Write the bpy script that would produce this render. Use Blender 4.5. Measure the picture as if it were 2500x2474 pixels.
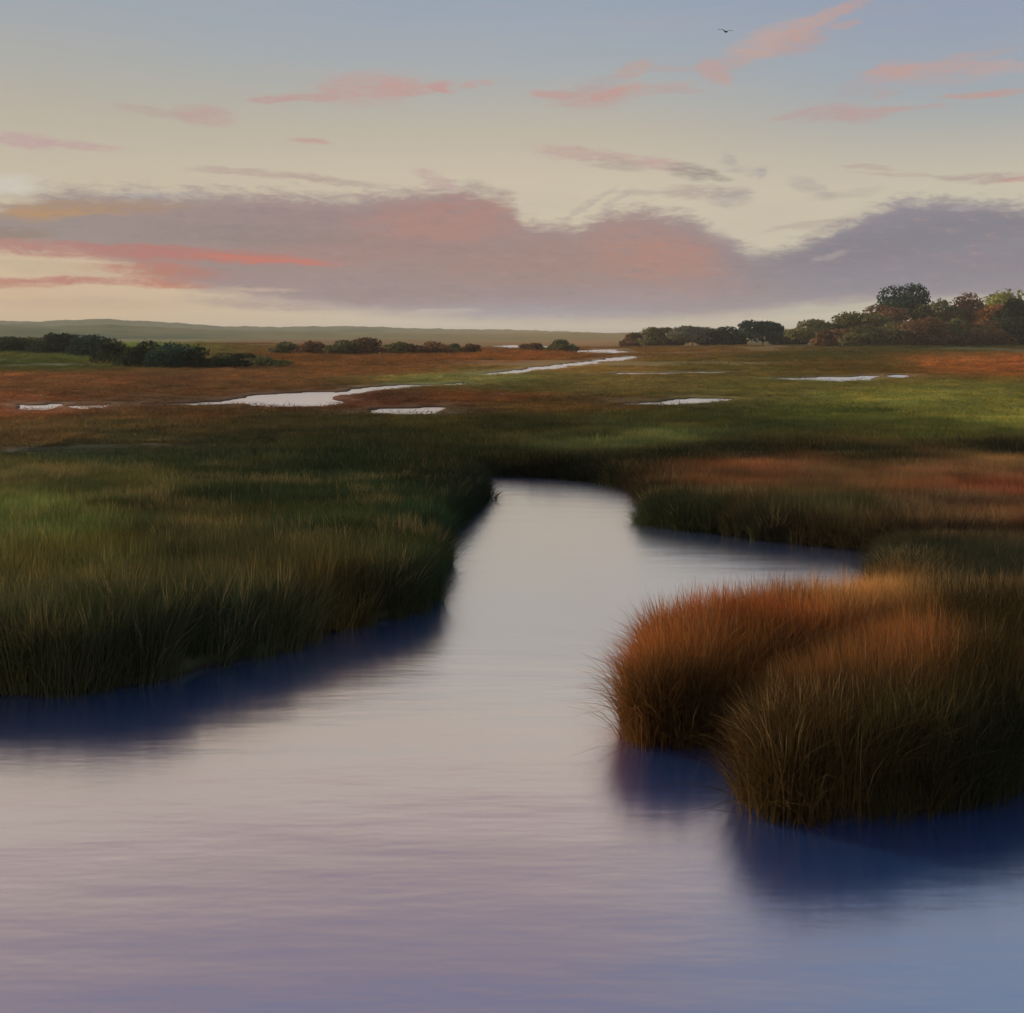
import bpy, math, random
import numpy as np
from mathutils import Vector, Matrix

random.seed(7); rng = np.random.default_rng(7)
SC = bpy.context.scene; COL = SC.collection
for o in list(bpy.data.objects): bpy.data.objects.remove(o)
R = math.radians

# ------------------------------------------------------------------ camera
FPX = 2680.0; CX = 1250.0; HY = 822.0; EYE = 3.6      # photograph's own pixels (2500 x 2474), horizon row, eye height
cam_d = bpy.data.cameras.new('camera'); cam = bpy.data.objects.new('camera', cam_d); COL.objects.link(cam)
cam.location = (0, 0, EYE); cam.rotation_euler = (R(90), 0, 0)
cam_d.sensor_fit = 'HORIZONTAL'; cam_d.sensor_width = 36; cam_d.lens = 36*FPX/2500
cam_d.shift_y = -(1237-HY)/2500
cam_d.clip_start = 0.1; cam_d.clip_end = 20000
SC.camera = cam

SC.render.engine = 'CYCLES'
SC.cycles.max_bounces = 4; SC.cycles.diffuse_bounces = 2; SC.cycles.glossy_bounces = 2; SC.cycles.transmission_bounces = 2; SC.cycles.volume_bounces = 0
SC.cycles.use_adaptive_sampling = True; SC.cycles.adaptive_threshold = 0.02
SC.view_settings.view_transform = 'Standard'; SC.view_settings.look = 'None'
SC.view_settings.gamma = 1; SC.view_settings.use_curve_mapping = False
SC.view_settings.exposure = 0.0

SUN_AZ, SUN_EL = -62.0, 13.0        # degrees; azimuth from straight ahead (+Y), negative = left
SUN_STRENGTH = 3.8

# ------------------------------------------------------------------ helpers
def lin(c):
    c = np.asarray(c, float)/255.0
    return np.where(c <= 0.04045, c/12.92, ((c+0.055)/1.055)**2.4)
def lin4(c): return (*[float(v) for v in lin(c)], 1.0)

def at(px, py, z=0.0):
    """ground point under a pixel of the photograph, on the level z"""
    Y = (EYE-z)*FPX/(py-HY)
    return ((px-CX)/FPX*Y, Y)
def ang(px, py):
    X = (px-CX)/FPX; Z = (HY-py)/FPX
    return math.degrees(math.atan(X)), math.degrees(math.atan(Z/math.sqrt(1+X*X)))

class NT:
    """small node-tree writer"""
    def __init__(s, nt): s.nt = nt; s.n = nt.nodes; s.l = nt.links
    def new(s, t, **kw):
        nd = s.n.new(t)
        for k, v in kw.items(): setattr(nd, k, v)
        return nd
    def link(s, a, b): s.l.new(a, b)
    def put(s, sock, v):
        if hasattr(v, 'is_output'): s.l.new(v, sock)
        else: sock.default_value = v
    def math(s, op, a, b=0.0, c=0.0, clamp=False):
        nd = s.new('ShaderNodeMath', operation=op, use_clamp=clamp)
        s.put(nd.inputs[0], a); s.put(nd.inputs[1], b)
        if op in ('MULTIPLY_ADD',): s.put(nd.inputs[2], c)
        return nd.outputs[0]
    def mix(s, f, a, b, blend='MIX'):
        nd = s.new('ShaderNodeMix', data_type='RGBA', blend_type=blend)
        s.put(nd.inputs[0], f); s.put(nd.inputs[6], a); s.put(nd.inputs[7], b)
        return nd.outputs[2]
    def ss(s, v, a, b, to0=0.0, to1=1.0):
        nd = s.new('ShaderNodeMapRange', interpolation_type='SMOOTHSTEP')
        s.put(nd.inputs[0], v); s.put(nd.inputs[1], a); s.put(nd.inputs[2], b)
        s.put(nd.inputs[3], to0); s.put(nd.inputs[4], to1)
        return nd.outputs[0]
    def noise(s, vec, scale=1.0, detail=4, rough=0.55, color=False):
        nd = s.new('ShaderNodeTexNoise'); s.put(nd.inputs['Vector'], vec)
        nd.inputs['Scale'].default_value = scale; nd.inputs['Detail'].default_value = detail
        nd.inputs['Roughness'].default_value = rough
        return nd.outputs['Color' if color else 'Fac']
    def comb(s, x, y, z=0.0):
        nd = s.new('ShaderNodeCombineXYZ'); s.put(nd.inputs[0], x); s.put(nd.inputs[1], y); s.put(nd.inputs[2], z)
        return nd.outputs[0]
    def sep(s, v):
        nd = s.new('ShaderNodeSeparateXYZ'); s.put(nd.inputs[0], v); return nd.outputs
    def mapping(s, v, loc=(0,0,0), rot=(0,0,0), scale=(1,1,1), kind='POINT'):
        nd = s.new('ShaderNodeMapping', vector_type=kind); s.put(nd.inputs[0], v)
        nd.inputs[1].default_value = loc; nd.inputs[2].default_value = rot; nd.inputs[3].default_value = scale
        return nd.outputs[0]
    def curve(s, v, pts, x0, x1, y0, y1):
        """piecewise curve y(x) by a colour ramp"""
        nd = s.new('ShaderNodeMapRange'); s.put(nd.inputs[0], v); nd.inputs[1].default_value = x0; nd.inputs[2].default_value = x1
        rp = s.new('ShaderNodeValToRGB'); s.link(nd.outputs[0], rp.inputs[0]); cr = rp.color_ramp
        cr.interpolation = 'EASE' if False else 'LINEAR'
        while len(cr.elements) > 1: cr.elements.remove(cr.elements[-1])
        for i, (x, y) in enumerate(pts):
            p = (x-x0)/(x1-x0); q = (y-y0)/(y1-y0)
            e = cr.elements[0] if i == 0 else cr.elements.new(p)
            e.position = p; e.color = (q, q, q, 1)
        return s.math('MULTIPLY_ADD', rp.outputs[0], y1-y0, y0)
    def ramp(s, v, pts):
        rp = s.new('ShaderNodeValToRGB'); s.put(rp.inputs[0], v); cr = rp.color_ramp
        while len(cr.elements) > 1: cr.elements.remove(cr.elements[-1])
        for i, (p, c) in enumerate(pts):
            e = cr.elements[0] if i == 0 else cr.elements.new(p)
            e.position = p; e.color = c
        return rp.outputs[0]

# ------------------------------------------------------------------ world: dusk sky with its clouds
def build_world():
    w = bpy.data.worlds.new('World'); SC.world = w; w.use_nodes = True
    t = NT(w.node_tree); t.n.clear()
    out = t.new('ShaderNodeOutputWorld'); bg = t.new('ShaderNodeBackground'); t.link(bg.outputs[0], out.inputs[0])
    tc = t.new('ShaderNodeTexCoord'); x, y, z = t.sep(tc.outputs['Generated'])
    DEG = 57.29578
    az = t.math('MULTIPLY', t.math('ARCTAN2', x, y), DEG)
    el = t.math('MULTIPLY', t.math('ARCSINE', z), DEG)
    # wind-drawn distortion
    base = t.comb(t.math('MULTIPLY', az, 0.16), t.math('MULTIPLY', el, 0.75), 3.1)
    n1 = t.sep(t.noise(base, 1.0, 4, 0.55, True))
    base2 = t.comb(t.math('MULTIPLY', az, 0.9), t.math('MULTIPLY', el, 2.4), 7.7)
    n2 = t.sep(t.noise(base2, 1.0, 3, 0.6, True))
    waz = t.math('ADD', az, t.math('ADD', t.math('MULTIPLY_ADD', n1[0], 1.9, -0.95), t.math('MULTIPLY_ADD', n2[0], 0.9, -0.45)))
    wel = t.math('ADD', el, t.math('ADD', t.math('MULTIPLY_ADD', n1[1], 0.6, -0.3), t.math('MULTIPLY_ADD', n2[1], 0.42, -0.21)))
    wel = t.math('ADD', el, t.math('MULTIPLY', t.math('SUBTRACT', wel, el), t.ss(el, 0.0, 3.0, 0.25, 1.0)))
    W = t.comb(waz, wel)
    EL1 = 45.0
    def erow(py): return max(0.0, (math.degrees(math.atan((HY-py)/FPX)))/EL1)
    # clear-sky columns, left / middle / right
    def col(stops): return t.ramp(t.math('DIVIDE', el, EL1), [(erow(p) if p < 5000 else 0, lin4(c)) for p, c in stops])
    hi = [(-50,(178,174,164)), (-120,(228,212,188)), (-330,(222,204,184)), (-470, (182,160,150)), (-700, (140,122,126)), (-1000, (118,122,154)), (-1400, (114,130,164)), (-1900,(104,126,164))]  # unseen cream band above the frame, added to brighten the mirroring water
    left = col([(815,(202,178,146)), (740,(200,172,142)), (560,(196,180,156)), (430,(188,177,156)), (330,(179,171,154)), (230,(168,166,157)), (110,(157,162,166)), (0,(148,158,168))]+hi)
    mid = col([(815,(204,194,174)), (770,(200,189,168)), (560,(200,188,165)), (430,(196,184,163)), (330,(184,175,158)), (250,(172,170,162)), (150,(158,165,170)), (60,(151,161,173)), (0,(147,158,172))]+hi)
    right = col([(815,(198,190,170)), (700,(188,182,166)), (480,(194,185,165)), (400,(180,175,163)), (320,(162,166,165)), (220,(149,160,172)), (100,(143,154,172)), (0,(138,150,172)),
                 (-120,(165,162,164)), (-380,(140,146,162)), (-700,(116,138,168)), (-1000,(104,134,174)), (-1400,(104,130,168)), (-1900,(98,124,164))])
    c = t.mix(t.ss(az, -26, 0), left, mid)
    c = t.mix(t.ss(az, 2, 25), c, right)
    # very faint brush-like unevenness in the clear air
    st = t.noise(t.comb(t.math('MULTIPLY', az, 0.10), t.math('MULTIPLY', el, 1.3), 1.0), 1.0, 3)
    c = t.mix(t.ss(st, 0.35, 0.75, 0, 0.10), c, lin4((186,162,152)))

    wn = t.noise(t.comb(t.math('MULTIPLY', az, 0.55), t.math('MULTIPLY', el, 2.6), 11.0), 1.0, 5, 0.62)
    thin = t.ss(t.noise(t.comb(t.math('MULTIPLY', waz, 1.1), t.math('MULTIPLY', wel, 4.5), 31.0), 1.0, 6, 0.7), 0.34, 0.56, 0.45, 1.0)   # fibres and thin places
    def blob(c, px, py, rx, ry, colr, op=1.0, rot=0.0, frac=0.45, rag=0.5, mask=None):
        rx *= GROW[0]; ry *= GROW[1]
        a, e = ang(px, py); a2, _ = ang(px+rx, py); a1, _ = ang(px-rx, py); _, e2 = ang(px, py-ry); _, e1 = ang(px, py+ry)
        v = t.mapping(W, loc=(a, e, 0), rot=(0, 0, R(rot)), scale=((a2-a1)/2, (e2-e1)/2, 1), kind='TEXTURE')
        g = t.new('ShaderNodeTexGradient', gradient_type='SPHERICAL'); t.link(v, g.inputs[0])
        k = t.math('MULTIPLY', t.math('MULTIPLY_ADD', wn, rag*5.5, 1-rag*2.75), g.outputs['Fac'])
        m = t.ss(k, 0.02, min(0.95, frac*1.25), 0, op*0.9*GROW[2])
        if rag: m = t.math('MULTIPLY', m, thin)
        if mask is not None: m = t.math('MULTIPLY', m, mask)
        g_ = sum(colr)/3*0.97
        return t.mix(m, c, lin4([v*DUST+g_*(1-DUST) for v in colr]))

    GROW = [1.1, 1.15, 1.0]; DUST = 0.86
    # the long cloud bank above the horizon
    def acurve(pts): return t.curve(waz, [(ang(px, py)[0], ang(px, py)[1]) for px, py in pts], -32, 32, 0, 12)
    up = acurve([(-60,500),(60,470),(120,452),(300,455),(450,462),(640,462),(850,470),(1000,462),(1120,452),(1240,480),(1290,535),(1400,545),(1480,512),(1580,500),(1700,520),(1760,560),(1830,605),(1900,600),(2000,560),(2100,515),(2200,482),(2350,478),(2500,490),(2700,490)])
    lo = acurve([(-60,610),(0,612),(200,622),(300,650),(420,700),(600,732),(800,762),(900,772),(1150,790),(1500,792),(1700,786),(1850,774),(1950,762),(2150,744),(2500,740),(2700,735)])
    fib = t.math('SUBTRACT', t.noise(t.comb(t.math('MULTIPLY', waz, 0.9), t.math('MULTIPLY', wel, 3.4), 21.0), 1.0, 7, 0.68), 0.5)
    bank = t.math('MULTIPLY', t.ss(t.math('MULTIPLY_ADD', fib, 2.2, t.math('SUBTRACT', up, wel)), -0.35, 0.75), t.ss(t.math('MULTIPLY_ADD', fib, 0.8, t.math('SUBTRACT', wel, lo)), -0.25, 0.75))
    big = t.noise(t.comb(t.math('MULTIPLY', az, 0.11), t.math('MULTIPLY', el, 0.55), 5.0), 1.0, 5, 0.6)
    inner = t.mix(t.ss(az, 6, 17), lin4((150,127,126)), lin4((128,123,135)))
    inner = t.mix(t.ss(az, -27, -8, 0.7, 0.0), inner, lin4((138,129,126)))
    inner = t.mix(t.ss(el, 3.6, 1.0, 0, 0.75), inner, lin4((150,140,150)))
    inner = t.mix(t.ss(big, 0.45, 0.66, 0, 0.22), inner, lin4((124,112,116)))
    inner = t.mix(t.ss(t.math('SUBTRACT', up, wel), 1.1, 0.1, 0, 0.30), inner, lin4((168,156,150)))
    for b in [ (1080,545,300,85,(172,120,110),.85,6,.6,.5), (820,610,330,55,(158,118,112),.7,0,.6,.5), (1330,640,460,75,(158,120,112),.75,0,.6,.5), (1610,625,230,95,(176,122,108),.9,-14,.7,.5),
               (1520,560,180,45,(160,128,122),.6,0,.6,.5), (1780,700,200,35,(150,126,126),.6,0,.6,.4), (1000,720,420,26,(142,116,116),.6,0,.6,.4), (1350,765,420,26,(152,148,164),.8,0,.7,.3),
               (600,575,380,35,(128,117,116),.6,0,.6,.5), (1050,600,300,22,(140,116,118),.5,-3,.6,.4), (2200,590,420,50,(118,116,130),.7,8,.6,.5), (2150,690,420,40,(128,126,140),.7,0,.6,.4),
               (2020,530,190,40,(150,132,128),.6,22,.6,.5), (200,505,330,26,(172,132,92),.85,3,.6,.5), (90,520,170,20,(182,134,84),.8,3,.6,.4), (380,470,160,16,(148,146,160),.7,0,.6,.4),
               (20,570,150,28,(132,108,88),.6,0,.6,.4) ]:
        inner = blob(inner, *b)
    inner = t.mix(t.ss(fib, 0.02, 0.22, 0, 0.45), inner, lin4((168,138,134)))
    inner = t.mix(t.ss(fib, -0.02, -0.22, 0, 0.45), inner, lin4((124,110,118)))
    c = t.mix(t.math('MULTIPLY', bank, 0.97), c, inner)
    # red streaks and what hangs below the bank on the left
    for b in [ (220,612,560,24,(176,112,106),.9,-1.5,.5,.4), (480,622,330,22,(178,108,100),.9,-3,.5,.4), (640,634,230,11,(200,108,92),.95,-3,.5,.2), (340,655,200,17,(182,110,98),.9,0,.5,.4), (430,672,190,20,(178,110,96),.9,0,.5,.4),
               (230,688,330,13,(182,116,104),.9,0,.5,.3), (60,690,230,13,(184,116,104),.9,1,.5,.3), (430,698,120,12,(188,108,88),.9,0,.5,.3), (620,688,240,24,(150,126,130),.7,0,.6,.4), (640,745,240,18,(146,126,132),.6,-4,.6,.4),
               (90,645,210,19,(192,168,138),.95,-2,.5,.3), (150,668,180,9,(192,166,138),.8,-2,.5,.3), (640,706,120,7,(188,162,142),.9,0,.5,.2), (200,742,420,20,(192,164,138),.75,0,.6,.3),
               (1080,762,130,8,(186,174,164),.85,2,.5,.2), (1300,808,620,11,(204,196,178),.9,0,.3,.3), (2010,756,150,11,(184,178,160),.85,3,.5,.3),
               (2360,508,44,10,(160,152,158),.7,0,.5,.2), (2020,628,50,13,(165,152,150),.7,14,.5,.2), (30,455,120,36,(200,194,184),.8,6,.7,.3), (40,487,90,14,(196,180,150),.6,6,.7,.3) ]:
        c = blob(c, *b)
    # the cream gap and its small broken clouds
    GROW[:] = [1.2, 1.4, 0.85]
    for b in [ (1840,540,150,50,(192,181,160),.7,10,.7,.4), (1330,500,120,35,(190,178,156),.6,0,.7,.4),
               (1430,375,170,18,(186,150,146),.85,-7,.5,.6), (1500,398,90,18,(164,150,138),.7,-6,.5,.6), (1620,398,80,17,(186,148,146),.85,-8,.5,.5), (1690,418,75,22,(146,134,126),.85,-10,.5,.6), (1740,430,60,10,(150,138,130),.8,-14,.5,.5),
               (1785,390,26,20,(158,150,150),.75,30,.8,.6), (1800,412,30,9,(160,152,150),.7,0,.8,.6), (1848,414,34,13,(150,145,150),.85,14,.8,.5), (1862,424,16,14,(152,147,152),.7,-30,.8,.5), (1720,470,120,16,(166,146,140),.8,-2,.5,.6), (1790,482,60,24,(158,146,146),.6,0,.5,.6), (1560,470,70,8,(170,156,146),.6,0,.5,.6),
               (1440,500,90,10,(166,152,144),.6,35,.5,.5), (1500,495,60,9,(168,156,150),.5,40,.5,.5), (1975,460,60,20,(160,152,152),.6,-30,.5,.5), (2060,475,120,12,(172,158,146),.5,4,.5,.6),
               (1960,552,110,8,(168,150,140),.6,8,.5,.5), (2120,405,80,7,(180,150,142),.7,-6,.5,.5), (2210,425,150,6,(178,154,144),.6,-5,.5,.5), (2400,433,110,13,(170,144,140),.9,-2,.5,.4), (2470,437,36,7,(192,132,124),.8,0,.5,.3),
               (1060,440,70,15,(184,152,150),.8,-20,.5,.4), (1190,462,70,16,(162,146,136),.7,-10,.5,.5), (640,425,190,11,(176,150,140),.85,-2,.5,.4), (820,442,150,9,(170,148,138),.8,-5,.5,.4), (770,346,58,8,(190,138,136),.9,-2,.5,.3),
               (60,345,110,19,(188,146,150),.85,-2,.5,.4), (190,354,130,11,(188,146,148),.8,-3,.5,.4), (380,272,110,12,(178,152,142),.8,-6,.5,.4), (500,285,80,24,(184,146,140),.85,-3,.5,.4) ]:
        c = blob(c, *b)
    # the pink wisps high up
    GROW[:] = [1.25, 1.5, 0.84]; DUST = 0.70
    for b in [ (660,245,70,8,(196,138,130),.9,5,.5,.3), (760,237,130,11,(196,140,132),.8,4,.5,.4), (900,215,160,36,(198,146,136),.9,3,.5,.6), (1020,215,110,20,(198,146,136),.9,0,.5,.5), (1090,215,28,14,(204,134,128),.8,-20,.5,.3),
               (1140,206,22,9,(196,146,138),.8,0,.5,.3), (1185,200,26,9,(196,146,138),.8,5,.5,.3), (1240,190,22,6,(178,156,156),.6,0,.5,.3),
               (1340,232,70,9,(200,142,130),.85,-6,.5,.3), (1430,240,120,26,(194,144,136),.9,0,.5,.5), (1500,228,80,14,(206,140,128),.8,14,.5,.4), (1580,222,120,14,(190,152,142),.7,8,.5,.5), (1545,172,56,19,(194,152,138),.85,10,.5,.5), (1460,205,90,16,(172,156,158),.7,10,.5,.5), (1640,170,60,8,(186,152,144),.7,-3,.5,.4), (1670,218,60,7,(184,152,146),.7,-3,.5,.4),
               (1745,175,44,26,(204,144,130),.85,-20,.5,.5), (1800,150,90,18,(186,152,148),.8,16,.5,.5), (1880,100,110,34,(204,156,138),.9,17,.5,.5), (1950,100,70,32,(190,146,138),.8,5,.5,.5), (2010,45,90,20,(200,152,136),.85,20,.5,.6), (2060,62,50,9,(196,148,138),.7,10,.5,.4), (2090,12,90,11,(190,148,142),.8,15,.5,.4),
               (2180,172,60,24,(204,146,130),.85,4,.5,.4), (2300,166,190,18,(198,150,138),.85,-1,.5,.5), (2470,164,110,19,(190,158,152),.7,0,.5,.5), (2380,135,110,8,(186,152,146),.7,2,.5,.4), (2110,210,90,24,(168,154,158),.65,12,.5,.5), (2400,228,120,9,(202,142,126),.9,1,.5,.3), (2250,195,170,12,(184,156,154),.6,-4,.5,.5),
               (2020,272,110,20,(188,146,142),.85,1,.5,.4), (2110,280,90,17,(190,146,140),.85,0,.5,.4), (2220,266,110,7,(188,148,144),.8,1,.5,.3), (1920,282,50,9,(186,150,144),.7,4,.5,.3), (2160,228,40,9,(186,148,144),.7,2,.5,.3) ]:
        c = blob(c, *b)
    # broad soft mauve veil above the frame (it is what the creek mirrors)
    v = t.math('MULTIPLY', t.ss(t.math('ADD', el, t.math('MULTIPLY', n1[2], 5)), 23, 28), t.ss(t.math('ADD', el, t.math('MULTIPLY', n1[2], 5)), 34, 29))
    c = t.mix(t.math('MULTIPLY', t.math('MULTIPLY', v, 0.55), t.ss(az, 14, -2)), c, lin4((154,116,114)))
    # physical sky, as a small share of the air's colour
    sky = t.new('ShaderNodeTexSky', sky_type='NISHITA'); sky.sun_disc = False
    sky.sun_elevation = R(SUN_EL); sky.sun_rotation = R(SUN_AZ)
    skc = t.new('ShaderNodeVectorMath', operation='SCALE'); t.link(sky.outputs[0], skc.inputs[0]); skc.inputs['Scale'].default_value = 0.06
    c = t.mix(0.06, c, skc.outputs[0])
    t.link(c, bg.inputs[0]); bg.inputs[1].default_value = 1.12
    w.cycles.sampling_method = 'MANUAL'; w.cycles.sample_map_resolution = 512
build_world()

sd = bpy.data.lights.new('sun', 'SUN'); sd.energy = SUN_STRENGTH; sd.angle = R(1.5); sd.color = (1.0, 0.80, 0.58)
sun = bpy.data.objects.new('sun', sd); COL.objects.link(sun)
dv = Vector((math.sin(R(SUN_AZ))*math.cos(R(SUN_EL)), math.cos(R(SUN_AZ))*math.cos(R(SUN_EL)), math.sin(R(SUN_EL))))
sun.rotation_euler = dv.to_track_quat('Z', 'Y').to_euler(); sun.location = (-30, 20, 30)

# ------------------------------------------------------------------ object helpers
def mesh_from(name, verts, faces, mat=None, smooth=False):
    me = bpy.data.meshes.new(name); verts = np.asarray(verts, np.float32)
    if isinstance(faces, np.ndarray):
        nf, k = faces.shape
        me.vertices.add(len(verts)); me.vertices.foreach_set('co', verts.ravel())
        me.loops.add(nf*k); me.loops.foreach_set('vertex_index', faces.astype(np.int32).ravel())
        me.polygons.add(nf); me.polygons.foreach_set('loop_start', np.arange(0, nf*k, k, dtype=np.int32))
        me.update(calc_edges=True)
    else:
        me.from_pydata(verts.tolist(), [], faces); me.update()
    if smooth: me.polygons.foreach_set('use_smooth', np.ones(len(me.polygons), bool))
    if mat: me.materials.append(mat)
    return me
def obj(name, me, parent=None, **props):
    o = bpy.data.objects.new(name, me); COL.objects.link(o)
    if parent: o.parent = parent
    for k, v in props.items(): o[k] = v
    return o
def empty(name, loc, **props):
    o = bpy.data.objects.new(name, None); COL.objects.link(o); o.location = loc
    o.empty_display_size = 0.3
    for k, v in props.items(): o[k] = v
    return o

# value noise in numpy
_perm = rng.random((256, 256))
def vnoise(x, y):
    xi = np.floor(x).astype(int); yi = np.floor(y).astype(int); xf = x-xi; yf = y-yi
    xf = xf*xf*(3-2*xf); yf = yf*yf*(3-2*yf)
    g = lambda a, b: _perm[a & 255, b & 255]
    return (g(xi, yi)*(1-xf)+g(xi+1, yi)*xf)*(1-yf)+(g(xi, yi+1)*(1-xf)+g(xi+1, yi+1)*xf)*yf
def fbm(x, y, o=4):
    s = 0; a = 0.5; n = 0
    for i in range(o):
        s = s+a*vnoise(x*2**i+17.3*i, y*2**i+5.1*i); n += a; a *= 0.5
    return s/n

# ------------------------------------------------------------------ the water's outline on the ground
def P(lst, z=0.0): return [at(p[0], p[1], p[2] if len(p) > 2 else z) for p in lst]
CREEK = P([ (-1400,1700),(-600,1690),(0,1705),(200,1702),(400,1676),(500,1645),(650,1612),(800,1555),(930,1522),(1030,1498),(1078,1468),(1084,1400),(1080,1325),(1086,1300),(1120,1288),(1158,1262),
            (1160,1210),(1150,1160),(1240,1160),(1320,1163),(1400,1168),(1480,1178),(1550,1192),(1584,1205),(1578,1240),(1572,1278),(1625,1288),(1700,1300),(1790,1312),(1900,1324),(2000,1334),(2080,1344),(2140,1352),
            (2130,1366,.9),(2000,1386,.9),(1850,1402,.9),(1720,1420,.86),(1625,1446,.85),(1580,1484,.75),(1560,1580,.5),(1552,1680,.15),
            (1560,1810),(1620,1825),(1700,1825),(1790,1815),(1836,1830),(1836,1900),(1842,1975),(1900,2005),(2000,2010),(2150,2002),(2300,1980),(2420,1955),(2500,1935),(2700,1890),(3300,1880) ]) + [(14,-14),(-16,-14)]
def PL(q):
    m = sum(p[1] for p in q)/len(q)
    return P([(p[0], p[1], 0.0) if p[1] <= m else (p[0], p[1], 0.06) for p in q])
POOLS = [PL(q) for q in [
  [(360,987),(560,979),(620,969),(700,962),(816,957),(820,968),(816,988),(740,992),(650,990),(610,984),(480,987)],
  [(812,960),(900,949),(1010,942),(1130,938),(1130,940),(1010,945),(910,953),(815,965)],
  [(915,1004),(960,1000),(1064,998),(1062,1009),(990,1011),(940,1009)],
  [(40,989),(90,992),(128,989),(126,1001),(85,999)], [(176,994),(268,989),(266,995),(190,998)],
  [(1530,986),(1620,980),(1700,975),(1790,976),(1750,980),(1680,984),(1600,987)],
  [(1900,925),(2020,922),(2140,919),(2136,928),(2030,930),(1950,928)], [(2150,919),(2205,916),(2200,922)],
  [(1420,913),(1600,911),(1780,910),(1600,913)],
  [(1180,914),(1290,900),(1400,888),(1540,870),(1543,875),(1430,890),(1320,902),(1210,915)],
  [(1380,859),(1500,853),(1535,861),(1440,864)], [(1210,845),(1300,842),(1350,848),(1250,850)], [(930,862),(1000,859),(1010,864),(950,867)],
  [(60,1104),(180,1102),(300,1099),(420,1098),(320,1106),(190,1110)],
]]
def signed(poly, X, Y):
    """signed distance, positive inside the polygon"""
    p = np.array(poly); q = np.roll(p, -1, 0); d2 = np.full(X.shape, 1e18); ins = np.zeros(X.shape, bool)
    for (ax, ay), (bx, by) in zip(p, q):
        dx, dy = bx-ax, by-ay; L = dx*dx+dy*dy+1e-12
        s = np.clip(((X-ax)*dx+(Y-ay)*dy)/L, 0, 1)
        d2 = np.minimum(d2, (X-ax-s*dx)**2+(Y-ay-s*dy)**2)
        c = ((ay > Y) != (by > Y)) & (X < (bx-ax)*(Y-ay)/(by-ay+1e-15)+ax)
        ins ^= c
    return np.where(ins, 1, -1)*np.sqrt(d2)
def creek_sd(X, Y):
    D = np.hypot(X, Y)
    s = signed(CREEK, X, Y)
    return s+(fbm(X*0.9, Y*0.9, 3)-0.5)*0.28*np.clip(D/12, 0.6, 1.4)
def pool_sd(X, Y):
    s = np.full(X.shape, -1e9)
    for p in POOLS: s = np.maximum(s, signed(p, X, Y))
    D = np.hypot(X, Y)
    return s+(fbm(X*0.5, Y*0.25, 4)-0.5)*D*0.030
def sstep(x, a, b):
    t = np.clip((x-a)/(b-a), 0, 1); return t*t*(3-2*t)
def ground_z(X, Y, cs=None, ps=None):
    D = np.hypot(X, Y)
    if cs is None: cs = creek_sd(X, Y)
    if ps is None: ps = pool_sd(X, Y)
    top = 0.16-0.08*sstep(D, 25, 60)+0.10*(fbm(X*0.35, Y*0.35, 3)-0.5)*(1-sstep(D, 30, 70))
    top = top+0.9*sstep(X, 20, 110)*sstep(Y, 200, 330)+2.6*sstep(-X, 45, 80)*sstep(Y, 165, 215)*0.5
    top = top+1.0*(fbm(X*0.006, Y*0.006, 3)-0.5)*sstep(D, 500, 1500)
    w = 0.14+0.004*D
    z = -0.7+(top+0.7)*(1-sstep(cs, -w, w*1.2))
    zp = -0.25+(top+0.25)*(1-sstep(ps, -0.2-0.003*D, 0.2+0.003*D))
    return np.minimum(z, zp)

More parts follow.
